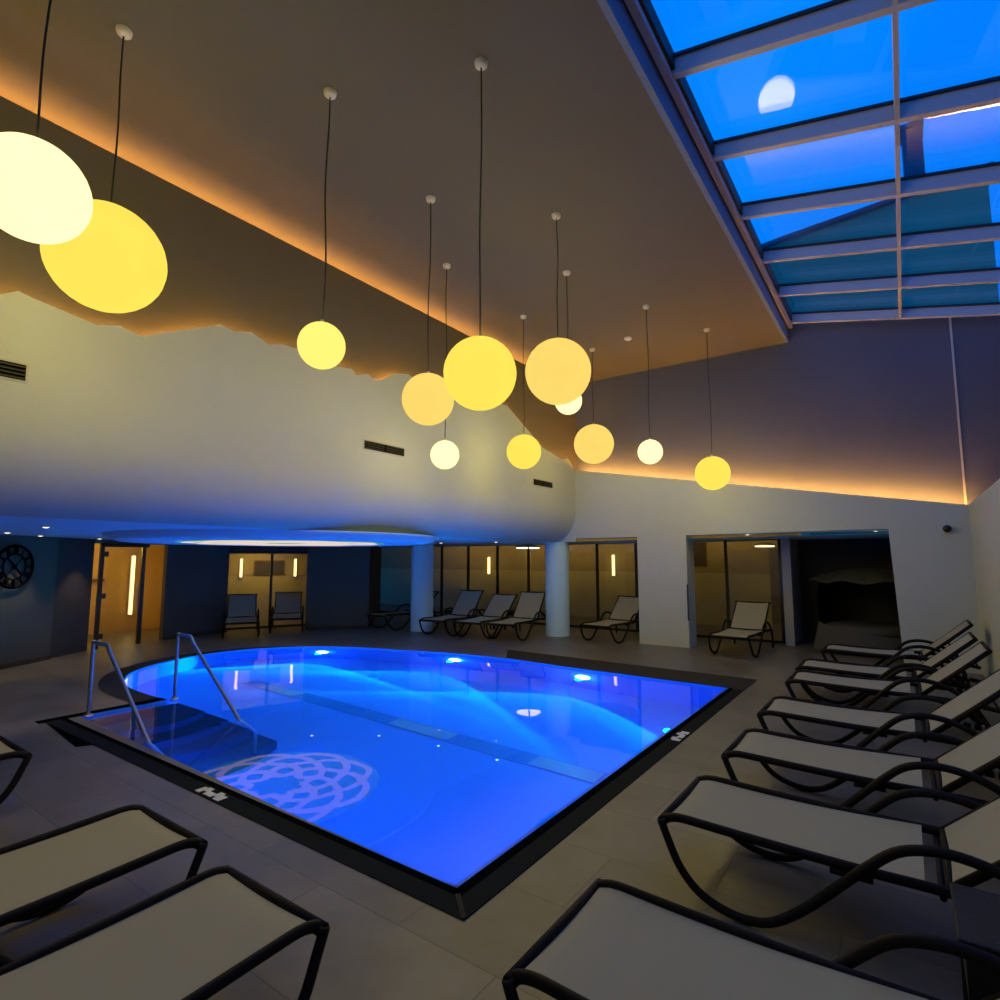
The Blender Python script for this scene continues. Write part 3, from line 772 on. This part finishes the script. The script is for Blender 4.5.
# ---- skylight
sl = -.2037; zs = lambda x: 6.42 + (x+1.56)*sl
sk = empty('window_3', (0, 0, 0)); sk['kind'] = 'structure'
XE = 2.3
RY = [-3.4+1.4*i for i in range(12)]
RY = [12.03-1.4*i for i in range(12)]
def sloped(y0, y1, dz0, dz1, x0=-1.6, x1=XE):
    return [(x0, y0, zs(x0)+dz0), (x1, y0, zs(x1)+dz0), (x1, y0, zs(x1)+dz1), (x0, y0, zs(x0)+dz1)], (0, y1-y0, 0)
for y in RY:
    pts, d = sloped(y-.038, y+.038, 0, .18); MB().extrude(pts, d).build('rafter', M_alu, sk)
    pts, d = sloped(y-.06, y+.06, .165, .197); MB().extrude(pts, d).build('gasket', M_gasket, sk)
for j in range(len(RY)-1):
    MB().box((.185, RY[j+1]+.03, zs(.2)), (.225, RY[j]-.03, zs(.2)+.16)).build('purlin', M_alu, sk)
MB().box((-1.60, YN, zs(-1.56)-.05), (-1.53, YU, zs(-1.56)+.02)).build('edge_rail', M_alu, sk)
MB().box((-1.60, YN, zs(-1.56)+.03), (-1.50, YU, zs(-1.56)+.20)).build('edge_gasket', M_gasket, sk)
MB().add([(-1.6, YN, zs(-1.6)+.20), (XE, YN, zs(XE)+.20), (XE, YU+.1, zs(XE)+.20), (-1.6, YU+.1, zs(-1.6)+.20)], [(0, 1, 2, 3)]).build('pane', M_sky_glass, sk)
MB().add([(-1.6, YN, zs(-1.6)+.235), (XE, YN, zs(XE)+.235), (XE, YU+.1, zs(XE)+.235), (-1.6, YU+.1, zs(-1.6)+.235)], [(0, 1, 2, 3)]).build('outer_pane', M_sky_glass, sk)

# ---- neighbouring building seen through the skylight
nb = empty('neighbour_building', (-1, 18, 0))
MB().extrude([(-6, 0, 0), (3.3, 0, 0), (3.3, 0, 11.56), (-1.45, 0, 11.25), (-6, 0, 10.8)], (0, 7, 0)).build('wall', M_bldg, nb)
MB().extrude([(-6.2, -.15, 10.8), (-1.45, -.15, 11.25), (3.42, -.15, 11.58), (3.42, -.15, 11.68), (-1.45, -.15, 11.36), (-6.2, -.15, 10.9)], (0, 7.3, 0)).build('roof', M_bldg_roof, nb)
MB().box((1.65, .3, 11.3), (2.1, .9, 13.6)).box((1.6, .25, 13.6), (2.15, .95, 13.75)).build('chimney', M_bldg_roof, nb)
tag(nb, 'green rendered neighbouring building with a chimney seen through the skylight', 'building')

# ---- sun loungers
def make_lounger(angle=41):
    r = empty('sun_lounger')
    Wd = .33
    # side rails
    for s in (-1, 1):
        pts = [(0, s*Wd, .365), (.03, s*Wd, .39), (.10, s*Wd, .405), (.25, s*Wd, .402), (.6, s*Wd, .392), (.95, s*Wd, .388), (1.25, s*Wd, .39), (1.62, s*Wd, .37), (1.88, s*Wd, .33)]
        MB().tube(smooth_path(pts, 4), .017, 8, rz=.024).build('side_rail', M_frame, r)
    MB().tube([(.0, -Wd-.03, .375), (.0, Wd+.03, .375)], .02, 8, rz=.024).build('foot_bar', M_frame, r)
    for x in (.95, 1.22, 1.86): MB().tube([(x, -Wd, .36 if x < 1.8 else .33), (x, Wd, .36 if x < 1.8 else .33)], .014, 8).build('cross_bar', M_frame, r)
    for s in (-1, 1): MB().box((.80, s*Wd-.02, .345), (.97, s*Wd+.02, .37)).build('rail_bracket', M_frame, r)
    # curved leg rising into the armrest, one each side
    for s in (-1, 1):
        y0 = s*(Wd+.028); y1 = s*(Wd+.04)
        pts = [(.0, y0, .385), (.035, y0, .30), (.10, y1, .18), (.19, y1, .085), (.31, y1, .035), (.44, y1, .024), (.56, y1, .06), (.70, y1, .17), (.84, y1, .31), (.95, y1, .42), (1.06, y1, .515), (1.17, y1, .555), (1.29, y1, .56), (1.42, y1, .53), (1.55, y1, .46), (1.66, y1, .34), (1.72, y1, .18), (1.74, y1, .022)]
        MB().tube(smooth_path(pts, 4), .019, 8, rz=.023).build('leg', M_frame, r)
    # seat sling
    MB().grid(lambda u, v: (.02+1.14*u, (-1+2*v)*(Wd-.012), .408-.018*math.sin(PI*u)-.012*math.sin(PI*v) - (.022*(1-u*12)**2 if u < 1/12 else 0)), 24, 8).build('seat_sling', M_sling, r)
    # backrest
    A = math.radians(angle); ca, sa = math.cos(A), math.sin(A); hx, hz = 1.25, .40; Lb = .76
    B = empty('backrest', (hx, 0, hz), parent=r)
    bf = MB()
    for s in (-1, 1): bf.tube([(0, s*(Wd-.012), 0), (ca*Lb*.5, s*(Wd-.012), sa*Lb*.5-.006), (ca*Lb, s*(Wd-.012), sa*Lb)], .016, 8, rz=.022)
    bf.tube([(ca*Lb, -Wd-.02, sa*Lb), (ca*Lb, Wd+.02, sa*Lb)], .019, 8)
    bf.tube([(0, -Wd, 0), (0, Wd, 0)], .016, 8)
    bf.build('back_frame', M_frame, B)
    MB().grid(lambda u, v: (ca*(.02+(Lb-.03)*u)-sa*(.014-.012*math.sin(PI*v)), (-1+2*v)*(Wd-.026), sa*(.02+(Lb-.03)*u)+ca*(.014-.012*math.sin(PI*v))), 12, 8).build('back_sling', M_sling, B)
    sp = MB()
    for s in (-1, 1): sp.tube([(hx+ca*Lb*.52, s*(Wd-.06), hz+sa*Lb*.52-.02), (1.70, s*(Wd-.06), .355)], .010, 6)
    sp.tube([(1.70, -Wd+.06, .355), (1.70, Wd-.06, .355)], .010, 6)
    sp.build('back_support', M_frame, r)
    rk = MB()
    for k in range(5): rk.box((1.48+.07*k, Wd-.06, .36), (1.50+.07*k, Wd-.02, .40)); rk.box((1.48+.07*k, -Wd+.02, .36), (1.50+.07*k, -Wd+.06, .40))
    rk.build('adjustment_rack', M_steel, r)
    return r
L41 = make_lounger(41)
L50 = make_lounger(50)
LO = [  # proto, foot x, foot y, heading, label, group
 (L41, -1.18, 2.06, 0, 'pale sun lounger in the near right corner, cut off by the bottom edge'),
 (L41, -1.17, 3.52, 0, 'large pale sun lounger at right, second from the front of the right row'),
 (L41, -1.15, 4.77, 0, 'sun lounger with grey-white sling, third from the front of the right row'),
 (L41, -1.17, 6.10, 0, 'sun lounger with beige sling, fourth from the front of the right row'),
 (L41, -1.19, 7.74, 0, 'sun lounger in the right row just in front of two almost touching ones'),
 (L41, -1.22, 8.72, 0, 'sun lounger second from the far end of the right row'),
 (L41, -1.12, 10.50, 0, 'sun lounger at the far end of the right row, next to the niche'),
 (L41, -2.27, 1.52, -PI/2, 'large pale sun lounger at the bottom left, nearest the pool corner'),
 (L41, -3.30, 1.58, -PI/2, 'pale sun lounger at the left, second from the pool corner'),
 (L41, -5.62, 1.50, -PI/2, 'sun lounger at the left edge of the photo with only its foot end showing'),
 (L50, -8.98, 9.90, PI/2+.10, 'dark upright sun lounger in the gallery just right of the left pillar'),
 (L41, -8.06, 10.05, PI/2+.12, 'dark sun lounger between the pillars with its back leaned further down'),
 (L50, -7.26, 10.22, PI/2+.13, 'dark upright sun lounger half hidden by the corner pillar'),
 (L41, -10.95, 10.0, PI/2-.10, 'dark sun lounger half hidden behind the left pillar'),
 (L41, -5.45, 11.15, PI/2-.05, 'dark sun lounger in the opening between corner pillar and wall block'),
 (L41, -2.70, 10.98, PI/2-.04, 'sun lounger standing alone in front of the lit niche glass'),
 (L41, -12.12, 7.10, math.atan2(.50, -.86), 'left of two dark sun loungers in front of the recess window'),
 (L41, -12.10, 8.22, math.atan2(.58, -.82), 'right of two dark sun loungers in front of the recess window'),
]
used = set()
for P, x, y, a, lab in LO:
    o = P if P.name not in used else copy_tree(P)
    used.add(P.name); used.add(o.name)
    o.location = (x, y, 0); o.rotation_euler = (0, 0, a)
    right = (a == 0)
    tag(o, lab, 'sun lounger', 'sun loungers in the right row' if right else ('sun loungers at the near left' if a == -PI/2 else 'sun loungers in the gallery beyond the pool'))

# ---- side tables
def table(x, y, s, h, ap, label):
    e = empty('side_table', (x, y, 0))
    MB().box((-s/2, -s/2, h-.025), (s/2, s/2, h)).build('table_top', M_wicker, e, bevel=.006)
    MB().box((-s/2+.02, -s/2+.02, h-.025-ap), (s/2-.02, s/2-.02, h-.026)).build('woven_apron', M_wicker, e)
    for sx in (-1, 1):
        for sy in (-1, 1):
            MB().box((sx*(s/2-.035)-.02, sy*(s/2-.035)-.02, 0), (sx*(s/2-.035)+.02, sy*(s/2-.035)+.02, h-.026-ap+.001)).build('leg', M_wicker, e)
    tag(e, label, 'side table')
table(.28, 2.79, .42, .52, .20, 'dark wicker side table between the two nearest loungers of the right row')
table(-8.60, 12.25, .42, .42, .06, 'dark low side table between the two loungers right of the left pillar')
table(-10.05, 12.0, .40, .42, .06, 'dark low side table behind the left pillar beside the upright lounger')

# ---- wicker daybed with hood in the niche
db = empty('daybed', (-.62, 13.45, 0))
MB().lathe([(.001, .02), (.80, .02), (.84, .10), (.82, .30), (.78, .34), (.001, .34)], seg=40).build('wicker_base', M_wicker, db)
MB().lathe([(.001, .34), (.76, .34), (.80, .40), (.78, .48), (.70, .52), (.001, .50)], seg=40).build('mattress', M_cushion, db)
hood = MB()
def hf(u, v):
    a = PI*(-.08+1.16*u); rr = .84 + .06*math.sin(PI*v)
    return (rr*math.cos(a), rr*math.sin(a)*1.0, .34+1.05*v)
hood.grid(hf, 28, 8); hood.grid(lambda u, v: (hf(u, v)[0]*.96, hf(u, v)[1]*.96, hf(u, v)[2]), 28, 8)
hood.build('wicker_back', M_wicker, db)
def tp(u, v):
    a = 2*PI*u; rr = (1.02+.03*math.sin(17*a))*v
    return (rr*math.cos(a), rr*math.sin(a)*.95, 1.62-.26*v*v+.03*math.sin(9*a)*v)
MB().grid(tp, 64, 8).build('thatched_canopy', M_leaf, db)
wf = MB()
wf.grid(lambda u, v: (-.92+.12*v+1.6*u, -.80-.16*math.sin(PI*u)+.05*v, .08+(.52-.36*min(1, u*1.5)**.6*.6)*v), 20, 5)
wf.build('front_cushion', M_cushion, db)
tag(db, 'dark wicker daybed with thatched canopy and grey cushion inside the niche', 'daybed')
